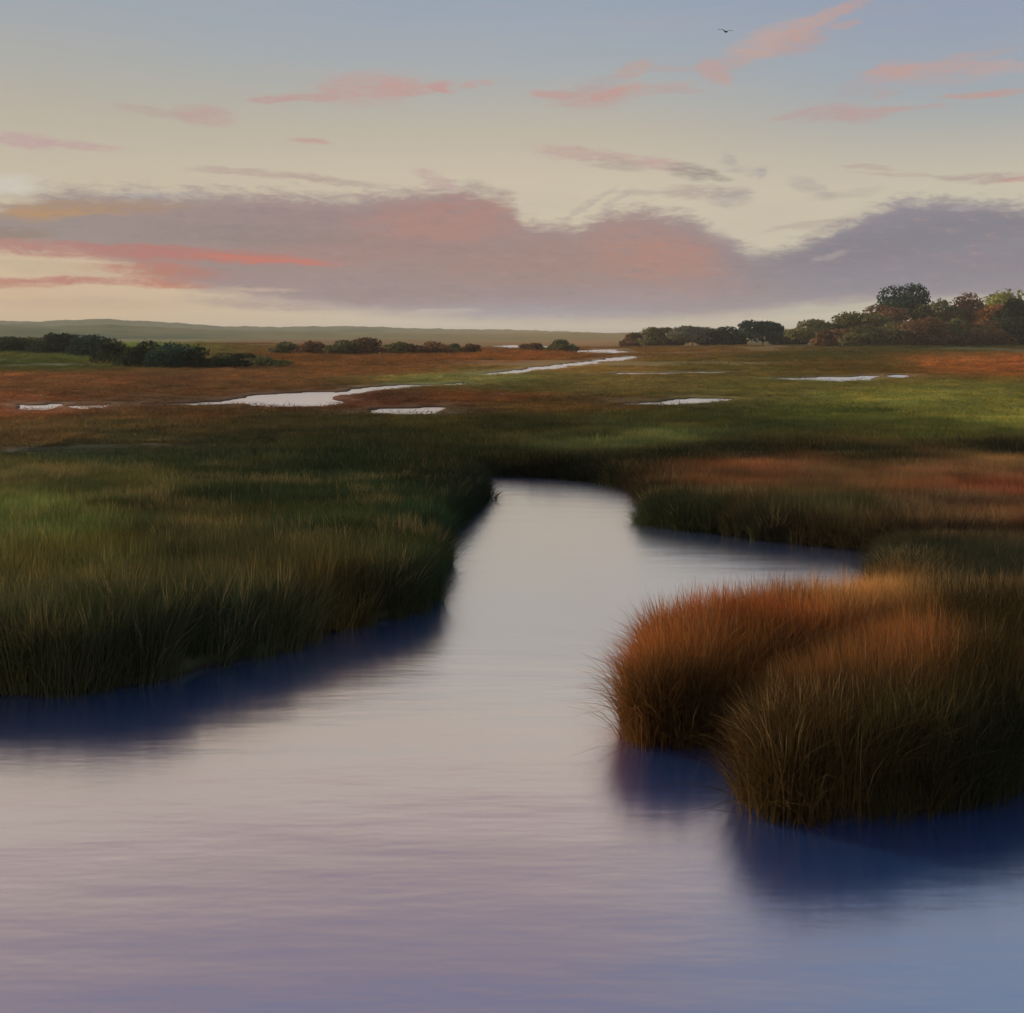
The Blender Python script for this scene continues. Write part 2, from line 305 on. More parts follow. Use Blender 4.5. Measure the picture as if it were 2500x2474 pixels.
# ------------------------------------------------------------------ what grows where (plant colours, sunlit tops and shaded bands painted in)
CP = [ # px, py, level of the plants' tops, colour with its light and shade
 (0,1560,.8,(67,67,43)),(500,1520,.8,(64,64,41)),(800,1460,.7,(55,62,40)),(0,1480,.9,(61,60,33)),(300,1400,.9,(53,53,28)),(150,1340,.8,(69,67,30)),(600,1200,.6,(38,48,25)),(750,1180,.5,(37,47,25)),(450,1230,.6,(45,48,25)),(100,1275,.7,(74,81,31)),(60,1240,.6,(81,88,32)),(40,1150,.5,(82,75,38)),(300,1180,.5,(61,64,31)),(900,1200,.5,(34,48,25)),(1060,1250,.5,(30,47,27)),
 (300,1550,.8,(64,62,41)),(650,1450,.8,(59,64,37)),(900,1350,.6,(47,54,27)),(820,1365,.8,(69,61,28)),(1080,1350,.5,(39,48,23)),(750,1290,.6,(37,48,25)),(420,1290,.7,(53,53,27)),(1150,1200,.4,(24,31,20)),(600,1370,.8,(61,58,30)),
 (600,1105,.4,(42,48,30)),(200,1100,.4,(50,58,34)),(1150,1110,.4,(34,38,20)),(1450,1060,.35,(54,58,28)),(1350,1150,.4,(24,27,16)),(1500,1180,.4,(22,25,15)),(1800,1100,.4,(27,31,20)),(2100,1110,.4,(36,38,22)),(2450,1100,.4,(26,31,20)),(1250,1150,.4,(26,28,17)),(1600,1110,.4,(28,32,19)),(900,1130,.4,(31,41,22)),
 (1000,1020,.3,(64,57,22)),(700,1030,.3,(54,50,28)),(300,1050,.3,(75,65,36)),(50,1050,.3,(98,73,41)),(1200,1040,.3,(42,44,22)),(900,1060,.35,(42,44,24)),
 (50,1000,.15,(121,72,33)),(400,1010,.15,(92,63,31)),(100,930,.1,(121,79,39)),(400,935,.1,(103,69,36)),(600,925,.1,(115,78,39)),(900,978,.1,(92,53,22)),(1200,970,.1,(103,63,26)),(1350,990,.12,(90,66,24)),(1500,940,.1,(112,96,40)),(1300,950,.1,(90,81,31)),
 (1700,865,.1,(109,78,24)),(1750,895,.1,(96,84,30)),(2000,872,.1,(69,64,18)),(2300,852,.1,(67,64,20)),(2350,890,.1,(146,90,26)),(2480,893,.1,(141,79,24)),(2100,893,.1,(91,72,24)),(1900,950,.1,(103,94,33)),(2200,975,.1,(120,116,36)),(2420,1000,.1,(112,107,33)),(2050,1010,.15,(84,88,29)),(1650,1020,.2,(64,63,24)),(2300,1050,.25,(70,74,28)),(1900,1050,.25,(50,56,26)),(2480,1025,.15,(116,116,36)),
 (1520,1085,.3,(76,82,42)),(1570,1075,.3,(78,86,42)),
 (1700,1150,.45,(92,58,32)),(1850,1140,.45,(112,66,38)),(2050,1150,.45,(96,66,36)),(2300,1150,.45,(106,64,36)),(2450,1180,.5,(108,60,38)),(2420,1120,.4,(110,82,44)),(1620,1230,.45,(44,46,26)),(2000,1230,.5,(64,58,34)),(2300,1230,.5,(84,60,38)),(1800,1290,.45,(34,36,23)),(2200,1320,.5,(40,42,28)),(2450,1360,.6,(48,48,34)),(1950,1310,.5,(32,34,22)),
 (1580,1500,.85,(112,65,22)),(1720,1440,.85,(117,64,22)),(1640,1550,.8,(105,64,20)),(1900,1440,.9,(122,69,24)),(2100,1400,.95,(158,104,40)),(2220,1400,.95,(145,95,37)),(1900,1500,.9,(78,52,19)),(2100,1470,.9,(104,65,25)),(2400,1450,.9,(46,36,18)),(2350,1400,.9,(51,43,21)),(2000,1570,.9,(104,65,25)),(1850,1640,.85,(60,40,17)),(2200,1550,.9,(114,70,28)),(2400,1600,.9,(47,39,17)),(2480,1500,.9,(47,41,21)),(1700,1620,.7,(61,43,15)),(2100,1750,.6,(46,36,16)),(1650,1680,.6,(56,35,15)),(1900,1800,.5,(45,36,17)),(2200,1800,.5,(49,46,22)),(2400,1750,.6,(46,44,24)),
 (100,862,.1,(66,72,22)),(220,856,.2,(97,110,31)),(300,876,.1,(79,90,26)),(100,893,.1,(71,74,26)),(700,878,.1,(100,63,19)),(1000,880,.1,(114,71,23)),(1250,868,.1,(126,74,20)),(1180,855,.1,(110,69,20)),(900,905,.1,(119,78,34)),(1150,925,.1,(120,114,51)),(1450,900,.1,(129,101,39)),(700,845,.1,(103,73,24)),(1300,834,.1,(126,88,27)),(900,850,.1,(106,73,24)),(300,835,.1,(90,88,34)),(1100,838,.1,(113,83,28)),(2000,835,.1,(69,66,21)),
]
_cu = []; _cv = []; _cc = []
for px, py, z, c in CP:
    X, Y = at(px, py, z); _cu.append(FPX*X/Y); _cv.append(FPX*EYE/Y); _cc.append(lin(c))
_cu = np.array(_cu); _cv = np.array(_cv); _cc = np.array(_cc)
ALB = 2.15            # even gain on the seen colour; its light and shade stay in
def lit_plant_colour(X, Y):
    X = np.asarray(X, float).ravel(); Y = np.maximum(np.asarray(Y, float).ravel(), 2.0)
    u = np.clip(FPX*X/Y, -3500, 3500); v = FPX*EYE/Y; out = np.zeros((len(X), 3))
    for s in range(0, len(X), 20000):
        uu = u[s:s+20000, None]; vv = v[s:s+20000, None]
        jit = (fbm(X[s:s+20000]*0.15, Y[s:s+20000]*0.15, 3)[:, None]-0.5)
        sc = 0.09*_cv[None]+5
        d2 = ((uu+jit*160-_cu[None])/150.0)**2+((vv-_cv[None])/sc+jit*0.5)**2
        wgt = 1.0/(d2+0.03)**2
        out[s:s+20000] = (wgt[..., None]*_cc[None]).sum(1)/wgt.sum(1)[:, None]
    g = out@np.array([0.2126, 0.7152, 0.0722])
    return (out*0.82+g[:, None]*0.18)*ALB

# ------------------------------------------------------------------ materials
def new_mat(name):
    m = bpy.data.materials.new(name); m.use_nodes = True; t = NT(m.node_tree); t.n.clear()
    out = t.new('ShaderNodeOutputMaterial'); return m, t, out
def mat_ground():
    m, t, out = new_mat('marsh_ground')
    g = t.new('ShaderNodeNewGeometry'); pos = g.outputs['Position']
    a = t.new('ShaderNodeAttribute', attribute_name='tint')
    p = t.mapping(pos, scale=(0.05, 0.16, 1)); n = t.noise(p, 1.0, 6, 0.65)
    f = t.noise(t.mapping(pos, scale=(0.6, 1.7, 1)), 1.0, 5, 0.7)
    c = t.mix(t.ss(n, 0.35, 0.7, 0, 0.5), a.outputs['Color'], t.mix(1.0, a.outputs['Color'], (0.55,0.62,0.5,1), 'MULTIPLY'))
    c = t.mix(t.ss(f, 0.5, 0.75, 0, 0.4), c, t.mix(1.0, a.outputs['Color'], (1.5,1.4,1.2,1), 'MULTIPLY'))
    q = t.noise(t.mapping(pos, scale=(0.018, 0.10, 1)), 1.0, 5, 0.6)
    c = t.mix(t.ss(q, 0.52, 0.68, 0, 0.6), c, t.mix(1.0, c, (1.5,1.15,0.8,1), 'MULTIPLY'))
    c = t.mix(t.ss(q, 0.46, 0.34, 0, 0.6), c, t.mix(1.0, c, (0.62,0.85,0.6,1), 'MULTIPLY'))
    z = t.sep(pos)[2]
    c = t.mix(t.ss(z, 0.10, -0.02), c, (0.028,0.022,0.016,1))       # wet mud at the waterline
    b = t.new('ShaderNodeBsdfPrincipled'); t.link(c, b.inputs['Base Color']); b.inputs['Roughness'].default_value = 0.9; b.inputs['Specular IOR Level'].default_value = 0.1
    bm = t.new('ShaderNodeBump'); bm.inputs['Strength'].default_value = 0.6; bm.inputs['Distance'].default_value = 0.08
    t.link(t.noise(pos, 3.0, 5, 0.7), bm.inputs['Height']); t.link(bm.outputs[0], b.inputs['Normal'])
    t.link(b.outputs[0], out.inputs[0]); return m
def mat_water():
    m, t, out = new_mat('creek_water')
    g = t.new('ShaderNodeNewGeometry'); pos = g.outputs['Position']
    bm = t.new('ShaderNodeBump'); bm.inputs['Strength'].default_value = 1.0; bm.inputs['Distance'].default_value = 0.007
    n = t.noise(t.mapping(pos, scale=(0.5, 2.0, 1)), 1.0, 3, 0.5); n2 = t.noise(t.mapping(pos, scale=(4.0, 12.0, 1)), 1.0, 2, 0.5)
    t.link(t.math('MULTIPLY_ADD', n2, 0.10, n), bm.inputs['Height'])
    gl = t.new('ShaderNodeBsdfGlossy'); gl.inputs['Color'].default_value = (1,0.975,0.92,1); t.link(t.ss(t.sep(pos)[1], 10, 60, 0.20, 0.30), gl.inputs['Roughness'])
    t.link(bm.outputs[0], gl.inputs['Normal'])
    df = t.new('ShaderNodeBsdfDiffuse'); df.inputs['Color'].default_value = (0.016, 0.112, 0.38, 1)   # deep blue of the water itself
    lw = t.new('ShaderNodeLayerWeight'); lw.inputs['Blend'].default_value = 0.5
    mx = t.new('ShaderNodeMixShader'); t.link(t.ss(lw.outputs['Facing'], 0.38, 1.0, 0.66, 1.0), mx.inputs[0])
    t.link(df.outputs[0], mx.inputs[1]); t.link(gl.outputs[0], mx.inputs[2]); t.link(mx.outputs[0], out.inputs[0]); return m
def mat_grass():
    m, t, out = new_mat('grass_blades')
    a = t.new('ShaderNodeAttribute', attribute_name='tint', attribute_type='INSTANCER')
    v = t.new('ShaderNodeAttribute', attribute_name='var', attribute_type='GEOMETRY')
    r, gr, b = t.sep(v.outputs['Color'])
    c = t.mix(t.ss(r, 0.45, 1.0, 0, 0.42), a.outputs['Color'], t.mix(1.0, a.outputs['Color'], (1.7,1.45,1.0,1), 'MULTIPLY'))
    c = t.mix(t.ss(r, 0.45, 0.0, 0, 0.42), c, t.mix(1.0, a.outputs['Color'], (0.5,0.62,0.55,1), 'MULTIPLY'))
    c = t.mix(gr, c, t.mix(0.6, a.outputs['Color'], (0.52,0.36,0.15,1)))          # dry seed heads
    d = t.new('ShaderNodeBsdfDiffuse'); t.link(c, d.inputs[0])
    tr = t.new('ShaderNodeBsdfTranslucent'); t.link(c, tr.inputs[0])
    mx = t.new('ShaderNodeMixShader'); mx.inputs[0].default_value = 0.45; t.link(d.outputs[0], mx.inputs[1]); t.link(tr.outputs[0], mx.inputs[2])
    t.link(mx.outputs[0], out.inputs[0]); return m
def mat_leaf(name, c1, c2):
    m, t, out = new_mat(name)
    v = t.new('ShaderNodeAttribute', attribute_name='var', attribute_type='GEOMETRY')
    c = t.mix(v.outputs['Fac'], (*c1, 1), (*c2, 1))
    d = t.new('ShaderNodeBsdfDiffuse'); t.link(c, d.inputs[0]); tr = t.new('ShaderNodeBsdfTranslucent'); t.link(c, tr.inputs[0])
    mx = t.new('ShaderNodeMixShader'); mx.inputs[0].default_value = 0.25; t.link(d.outputs[0], mx.inputs[1]); t.link(tr.outputs[0], mx.inputs[2])
    t.link(mx.outputs[0], out.inputs[0]); return m
def mat_plain(name, c, rough=0.85, scale=4.0):
    m, t, out = new_mat(name); g = t.new('ShaderNodeNewGeometry')
    n = t.noise(g.outputs['Position'], scale, 4, 0.6)
    cc = t.mix(t.ss(n, 0.3, 0.7), (*[v*0.7 for v in c], 1), (*[v*1.3 for v in c], 1))
    b = t.new('ShaderNodeBsdfPrincipled'); t.link(cc, b.inputs['Base Color']); b.inputs['Roughness'].default_value = rough
    t.link(b.outputs[0], out.inputs[0]); return m
M_ground, M_water, M_grass = mat_ground(), mat_water(), mat_grass()
M_bark = mat_plain('bark', (0.06, 0.045, 0.03))

# ------------------------------------------------------------------ the ground and the water
def polar(rows, angs):
    A, Rr = np.meshgrid(angs, rows); X = np.sin(A)*Rr; Y = np.cos(A)*Rr
    return X, Y
def grid_faces(nr, nc):
    i = np.arange((nr-1)*(nc-1)); r = i//(nc-1); c = i % (nc-1); a = r*nc+c
    return np.stack([a, a+nc, a+nc+1, a+1], 1)
def build_ground():
    rows = np.geomspace(3.2, 7000, 430)
    front = np.linspace(-R(34), R(34), 430); back = np.linspace(R(34), R(326), 60)[1:]
    angs = np.concatenate([front, back])
    X, Y = polar(rows, angs); x = X.ravel(); y = Y.ravel()
    z = ground_z(x, y); me = mesh_from('ground', np.stack([x, y, z], 1), grid_faces(len(rows), len(angs))[:, ::-1], M_ground, True)
    col = lit_plant_colour(x, y); a = me.color_attributes.new('tint', 'FLOAT_COLOR', 'POINT')
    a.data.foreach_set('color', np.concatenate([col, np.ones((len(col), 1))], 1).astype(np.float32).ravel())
    o = obj('ground', me, kind='structure', label='flat salt marsh ground in rust brown and olive green, cut by a winding creek', category='ground')
    # bed under the viewer so that the sheet has no hole
    a2 = np.linspace(0, 2*math.pi, 33)[:-1]
    return o
build_ground()
a2 = np.linspace(0, 2*math.pi, 97)[:-1]
rr = [0.01, 3, 12, 40, 150, 600, 1500]
wv = [(math.sin(a)*q, math.cos(a)*q, 0.0) for q in rr for a in a2]
wf = []
for k in range(len(rr)-1):
    for i in range(96):
        j = (i+1) % 96; wf.append((k*96+i, k*96+j, (k+1)*96+j, (k+1)*96+i))
water = obj('water', mesh_from('water', wv, [f[::-1] for f in wf], M_water), kind='structure', label='calm tidal creek and marsh pools mirroring the pale evening sky', category='water')

# ------------------------------------------------------------------ hills along the horizon
def build_hills():
    m, t, out = new_mat('hill_woods'); g = t.new('ShaderNodeNewGeometry')
    n = t.noise(t.mapping(g.outputs['Position'], scale=(0.006, 0.006, 0.05)), 1.0, 6, 0.65)
    c = t.mix(t.ss(n, 0.35, 0.65), (0.15,0.18,0.08,1), (0.30,0.27,0.12,1))
    x = t.sep(g.outputs['Position'])[0]
    c = t.mix(t.ss(x, -350, 50, 0, 0.8), c, (0.40,0.28,0.11,1))
    d = t.new('ShaderNodeBsdfDiffuse'); t.link(c, d.inputs[0]); t.link(d.outputs[0], out.inputs[0])
    prof_near = [(-3000,806),(-500,800),(0,800),(120,803),(260,797),(420,806),(600,812),(800,816),(1000,817),(1250,818),(1500,817),(1700,812),(2000,806),(2600,800),(4500,806)]
    prof_far = [(-3000,790),(-500,796),(0,789),(90,791),(170,786),(260,784),(330,787),(420,792),(540,801),(700,802),(850,799),(960,803),(1100,806),(1250,808),(1400,813),(1520,819),(1700,818),(2100,810),(2600,800),(4500,800)]
    for nm, prof, d0, d1, lab in (('hills', prof_near, 900, 1250, 'low tan and olive wooded rise just under the horizon'), ('hills', prof_far, 1700, 2600, 'pale grey green hills on the horizon at the left')):
        na = 520; nr = 26; angs = np.linspace(-R(48), R(48), na); rows = np.linspace(d0, d1, nr)
        X, Y = polar(rows, angs)
        px = CX+FPX*np.tan(angs); py = np.interp(px, [p[0] for p in prof], [p[1] for p in prof])
        dc = (d0+d1)/2; H = (HY-py)/FPX*dc*np.cos(angs)**0 + EYE+1.0
        k = np.sin(np.linspace(0, math.pi, nr))[:, None]**0.8
        bump = (fbm(X*0.02, Y*0.02, 4)-0.5)*(0.0022*dc)+(fbm(X*0.09, Y*0.09, 2)-0.5)*(0.0018*dc)
        Z = np.maximum(k*(H[None]+bump), 0)-0.8*(1-k)
        me = mesh_from(nm, np.stack([X.ravel(), Y.ravel(), Z.ravel()], 1), grid_faces(nr, na)[:, ::-1], m, True)
        obj(nm, me, kind='structure', label=lab, category='hills')
build_hills()

# ------------------------------------------------------------------ grass: tufts instanced by geometry nodes over each stand
tufts = bpy.data.collections.new('grass_tufts')
def make_tuft(name, n, rad, width, droop, seed_share, segs=3, hmin=0.55):
    V = []; F = []; var = []
    for i in range(n):
        a = random.uniform(0, 2*math.pi); r = rad*math.sqrt(random.random())
        bx, by = math.cos(a)*r, math.sin(a)*r
        la = a+random.gauss(0, 0.9); h = random.uniform(hmin, 1.0); ln = abs(random.gauss(0, droop))+0.03
        fa = random.uniform(0, math.pi); wx, wy = math.cos(fa)*width/2, math.sin(fa)*width/2
        sd_ = 1.0 if random.random() < seed_share else 0.0; sh = random.random()
        b0 = len(V)
        for s in range(segs+1):
            q = s/segs; off = ln*q**2; zz = h*(q-0.35*ln*q**3)
            cx, cy = bx+math.cos(la)*off, by+math.sin(la)*off
            wd = (1-q*0.75) if not sd_ else (0.5 if q < 0.7 else 1.5)
            if s == segs:
                V.append((cx, cy, zz)); var.append((sh, sd_, 0, 1))
            else:
                V.append((cx-wx*wd, cy-wy*wd, zz)); V.append((cx+wx*wd, cy+wy*wd, zz))
                k = sd_ if q > 0.6 else 0.0
                var += [(sh, k, 0, 1)]*2
        for s in range(segs-1): F.append((b0+2*s, b0+2*s+1, b0+2*s+3, b0+2*s+2))
        F.append((b0+2*segs-2, b0+2*segs-1, b0+2*segs))
    me = mesh_from(name, V, F, M_grass)
    at_ = me.color_attributes.new('var', 'FLOAT_COLOR', 'POINT'); at_.data.foreach_set('color', np.array(var, np.float32).ravel())
    o = bpy.data.objects.new(name, me); tufts.objects.link(o); return o
# names sort alphabetically: the index picks in that order.  0-3 tall, 4-5 tall with seed heads, 6-7 low broad mats
for i in range(4): make_tuft('tuft_a%d' % i, 44, 0.13, 0.0085, 0.24, 0.0)
for i in range(2): make_tuft('tuft_b%d' % i, 34, 0.12, 0.0095, 0.20, 0.40)
for i in range(3): make_tuft('tuft_c%d' % i, 90, 0.5, 0.022, 0.30, 0.05, segs=2, hmin=0.35)

def gn_group():
    ng = bpy.data.node_groups.new('grass_scatter', 'GeometryNodeTree')
    ng.interface.new_socket('Geometry', in_out='INPUT', socket_type='NodeSocketGeometry'); ng.interface.new_socket('Geometry', in_out='OUTPUT', socket_type='NodeSocketGeometry')
    N = ng.nodes; L = ng.links
    gi = N.new('NodeGroupInput'); go = N.new('NodeGroupOutput'); ip = N.new('GeometryNodeInstanceOnPoints')
    ci = N.new('GeometryNodeCollectionInfo'); ci.inputs['Collection'].default_value = tufts; ci.inputs['Separate Children'].default_value = True; ci.inputs['Reset Children'].default_value = True
    def na(name, dt):
        n = N.new('GeometryNodeInputNamedAttribute'); n.data_type = dt; n.inputs['Name'].default_value = name; return n.outputs['Attribute']
    e = N.new('FunctionNodeEulerToRotation')
    L.new(gi.outputs[0], ip.inputs['Points']); L.new(ci.outputs[0], ip.inputs['Instance']); ip.inputs['Pick Instance'].default_value = True
    L.new(na('which', 'INT'), ip.inputs['Instance Index']); L.new(na('turn', 'FLOAT_VECTOR'), e.inputs[0]); L.new(e.outputs[0], ip.inputs['Rotation'])
    L.new(na('size', 'FLOAT_VECTOR'), ip.inputs['Scale']); L.new(ip.outputs[0], go.inputs[0])
    return ng
GN = gn_group()
def scatter(name, pts, which, turn, size, tint, **props):
    me = bpy.data.meshes.new(name); me.vertices.add(len(pts)); me.vertices.foreach_set('co', pts.astype(np.float32).ravel())
    a = me.attributes.new('which', 'INT', 'POINT'); a.data.foreach_set('value', which.astype(np.int32))
    a = me.attributes.new('turn', 'FLOAT_VECTOR', 'POINT'); a.data.foreach_set('vector', turn.astype(np.float32).ravel())
    a = me.attributes.new('size', 'FLOAT_VECTOR', 'POINT'); a.data.foreach_set('vector', size.astype(np.float32).ravel())
    a = me.attributes.new('tint', 'FLOAT_COLOR', 'POINT'); a.data.foreach_set('color', np.concatenate([tint, np.ones((len(tint), 1))], 1).astype(np.float32).ravel())
    me.materials.append(M_grass)
    o = obj(name, me, kind='stuff', **props); md = o.modifiers.new('scatter', 'NODES'); md.node_group = GN
    return o

def in_poly(poly, X, Y): return signed(poly, X, Y) > 0
def wedge(n, y0, y1, k0, k1):
    """random ground points, even per area, for X/Y between k0 and k1"""
    Y = np.sqrt(rng.random(n)*(y1**2-y0**2)+y0**2); X = (k0+(k1-k0)*rng.random(n))*Y
    return X, Y
def stand_height(X, Y):
    D = np.hypot(X, Y)
    h = np.interp(D, [8, 13, 18, 24, 32, 45, 60, 120], [0.80, 0.84, 0.70, 0.50, 0.40, 0.28, 0.10, 0.10])
    return h*(0.78+0.5*fbm(X*0.5+9, Y*0.5, 3))
TIP = at(1530, 1600, 0.5)
def grow(name, X, Y, low=False, over=0.15, trim=0.45, lean=(0, 0), hmul=1.0, wmul=1.0, **props):
    cs = creek_sd(X, Y); ps = pool_sd(X, Y) if low else np.full(X.shape, -99.0)
    keep = (cs < -0.04) & (ps < -0.018*Y)
    X, Y, cs, ps = X[keep], Y[keep], cs[keep], ps[keep]; n = len(X)
    z = ground_z(X, Y, cs, ps)-0.03
    h = stand_height(X, Y)*hmul
    edge = np.exp(np.minimum(cs, 0)/0.45)                 # 1 at the water's edge
    h = h*(1-trim*edge*rng.random(n)); h = h*(1-0.4*sstep(Y, 12.3, 13.8)*sstep(X, 3.0, 4.0)*(Y < 18.4))
    h = h*(1-0.5*np.exp(-((Y-(9.55+0.95*(X-1.95)))/0.33)**2)*(X > 1.6)*(X < 4.2)*(Y < 12))     # the fold between the two lobes
    h = np.where(ps > -6, h*np.clip(-ps/6, 0.25, 1), h)
    # blades at the edge lean out over the water
    e = 0.15; gx = (signed(CREEK, X+e, Y)-signed(CREEK, X-e, Y)); gy = (signed(CREEK, X, Y+e)-signed(CREEK, X, Y-e))
    gl = np.hypot(gx, gy)+1e-6; gx /= gl; gy /= gl
    wx = (fbm(X*0.8, Y*0.8+40, 2)-0.5)*0.9; wy = (fbm(X*0.8+70, Y*0.8, 2)-0.5)*0.9
    lx = gx*edge*over+wx*0.4+lean[0]+rng.normal(0, 0.10, n); ly = gy*edge*over+wy*0.35+lean[1]+rng.normal(0, 0.10, n)
    mag = np.clip(np.hypot(lx, ly), 0, 0.95); dirn = np.arctan2(ly, lx)
    # tilt about the axis square to the lean: euler XYZ = Rz * Ry with the tilt toward local +x, then spin is carried by the tuft choice
    turn = np.stack([np.zeros(n), mag, dirn], 1)
    if low: which = rng.integers(6, 9, n)
    else: which = np.where(rng.random(n) < 0.04+0.65*sstep(fbm(X*0.7+31, Y*0.7, 3), 0.50, 0.68), rng.integers(4, 6, n), rng.integers(0, 4, n))
    sw = (0.9+0.4*rng.random(n))*wmul
    size = np.stack([sw, sw*rng.choice([-1, 1], n)*1.0, h*(0.85+0.3*rng.random(n))], 1); size[:, 1] = np.abs(size[:, 1])
    tint = lit_plant_colour(X, Y)*(0.65+0.7*rng.random((n, 1)))*(0.55+0.9*fbm(X*1.2, Y*1.2, 3))[:, None]
    pt = sstep(fbm(X*0.45+60, Y*0.9+9, 4), 0.48, 0.62)[:, None]
    tint = tint*(1+pt*np.array([0.35, 0.20, 0.0]))*(1-(1-pt)*np.array([0.15, 0.05, 0.10]))
    return scatter(name, np.stack([X, Y, z], 1), which, turn, size, tint, **props)

# left bank
X, Y = wedge(26000, 11.0, 27.0, -0.62, 0.02); k = (X < -0.2)
grow('marsh_grass', X[k], Y[k], over=0.04, trim=0.2, label='dark green marsh grass with straw tips on the bank left of the creek', category='grass')
# near right: hummock and the clump in front of it
Xa, Ya = wedge(16500, 7.1, 17.2, 0.05, 0.75)
inlet = signed(P([(2140,1352),(3600,1360),(3600,1120),(1400,1120),(1400,1290)]), Xa, Ya) > 0
Xh, Yh = Xa[~inlet], Ya[~inlet]
front = (Yh < 9.9+0.12*(Xh-2.0)) & (Xh > 1.95)
grow('marsh_grass', Xh[~front], Yh[~front], lean=(-0.12, -0.03), over=0.02, trim=0.2, wmul=1.0, label='rusty orange marsh grass bending left on the hummock right of the creek', category='grass')
grow('marsh_grass', Xh[front], Yh[front], lean=(-0.02, -0.03), over=0.02, trim=0.12, label='tall olive brown grass clump in front of the rusty hummock at the right edge', category='grass')
# right bank across the inlet
X, Y = wedge(24000, 15.0, 30.0, 0.08, 0.62); k = (signed(P([(2140,1352),(3600,1360),(3600,1120),(1400,1120),(1400,1290)]), X, Y) > 0) | (Y > 17.2)
grow('marsh_grass', X[k], Y[k], label='reddish brown marsh grass on the low right bank behind the inlet', category='grass')
# dark stand behind the head of the creek, then the open marsh
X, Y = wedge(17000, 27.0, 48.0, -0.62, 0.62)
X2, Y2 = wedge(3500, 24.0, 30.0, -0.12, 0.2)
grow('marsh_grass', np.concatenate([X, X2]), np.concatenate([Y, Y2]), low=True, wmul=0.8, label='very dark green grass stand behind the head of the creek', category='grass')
X, Y = wedge(26000, 48.0, 130.0, -0.60, 0.60)
grow('marsh_grass', X, Y, low=True, wmul=1.5, label='short rust and olive marsh grass around the far pools', category='grass')

X, Y = wedge(26000, 130.0, 340.0, -0.56, 0.56); k = fbm(X*0.035, Y*0.05+4, 4) > 0.44
grow('marsh_grass', X[k], Y[k], low=True, wmul=3.2, hmul=3.0, label='thin patches of olive and rust grass on the far marsh before the treeline', category='grass')

# ------------------------------------------------------------------ trees and shrubs
LEAF = {
 'dark': mat_leaf('leaves_dark_green', (0.022, 0.037, 0.020), (0.069, 0.088, 0.037)),
 'blue': mat_leaf('leaves_bluish_green', (0.027, 0.057, 0.046), (0.061, 0.108, 0.068)),
 'olive': mat_leaf('leaves_olive', (0.085, 0.091, 0.034), (0.228, 0.209, 0.076)),
 'brown': mat_leaf('leaves_russet', (0.114, 0.068, 0.034), (0.304, 0.162, 0.067)),
 'orange': mat_leaf('leaves_orange', (0.225, 0.105, 0.033), (0.450, 0.210, 0.068)),
 'yellow': mat_leaf('leaves_yellow_green', (0.180, 0.195, 0.060), (0.390, 0.390, 0.105)),
 'pale': mat_leaf('leaves_pale_green', (0.130, 0.137, 0.078), (0.260, 0.247, 0.143)),
}
def crown_mesh(w, h, z0, n, leaf, key, lobes=7, low=False):
    C = []
    if low:
        for s in (-1, -0.4, 0.35, 1): C.append((s*w*0.30, random.uniform(-1, 1)*w*0.1, z0+h*0.20, w*random.uniform(0.18, 0.26), h*random.uniform(0.20, 0.28)))
    for i in range(lobes):
        a = random.uniform(0, 6.28); r = math.sqrt(random.random())*w*0.30; zz = z0+h*random.uniform(0.25, 0.75)
        C.append((math.cos(a)*r*1.15, math.sin(a)*r*0.9, zz, w*random.uniform(0.13, 0.34), h*random.uniform(0.14, 0.30)))
    C.append((random.uniform(-1, 1)*w*0.12, 0, z0+h*0.70, w*random.uniform(0.18, 0.28), h*0.30)); C.append((0, 0, z0+h*0.35, w*0.36, h*0.34))
    C = np.array(C); k = rng.integers(0, len(C), n); c = C[k]
    d = rng.normal(size=(n, 3)); d /= np.linalg.norm(d, axis=1)[:, None]
    rad = 0.72+0.36*rng.random(n); rad = np.where(rng.random(n) < 0.04, rad*1.15, rad)
    p = np.stack([c[:, 0]+d[:, 0]*c[:, 3]*rad, c[:, 1]+d[:, 1]*c[:, 3]*rad, c[:, 2]+d[:, 2]*c[:, 4]*rad], 1)
    p[:, 2] = np.maximum(p[:, 2], z0*0.4)
    nrm = d+rng.normal(0, 0.6, (n, 3)); nrm /= np.linalg.norm(nrm, axis=1)[:, None]
    t1 = np.cross(nrm, rng.normal(size=(n, 3))); t1 /= np.linalg.norm(t1, axis=1)[:, None]; t2 = np.cross(nrm, t1)
    s = leaf*(0.5+0.7*rng.random((n, 1)))
    V = np.stack([p-t1*s, p+t2*s*0.6, p+t1*s, p-t2*s*0.6], 1).reshape(-1, 3)
    F = np.arange(n*4).reshape(n, 4)
    me = mesh_from('crown', V, F, LEAF[key])
    shade = np.clip(0.5+0.5*(rng.random(len(C))-0.5)[k]*1.2+rng.normal(0, 0.18, n), 0, 1)
    a = me.attributes.new('var', 'FLOAT', 'POINT'); a.data.foreach_set('value', np.repeat(shade, 4).astype(np.float32))
    return me, C
def tube(V, F, p0, p1, r0, r1, k=6):
    p0 = Vector(p0); p1 = Vector(p1); d = (p1-p0).normalized(); u = d.orthogonal().normalized(); v = d.cross(u); b = len(V)
    for q, rr_ in ((p0, r0), (p1, r1)):
        for i in range(k):
            a = 2*math.pi*i/k; V.append(tuple(q+(u*math.cos(a)+v*math.sin(a))*rr_))
    for i in range(k): F.append((b+i, b+(i+1) % k, b+k+(i+1) % k, b+k+i))
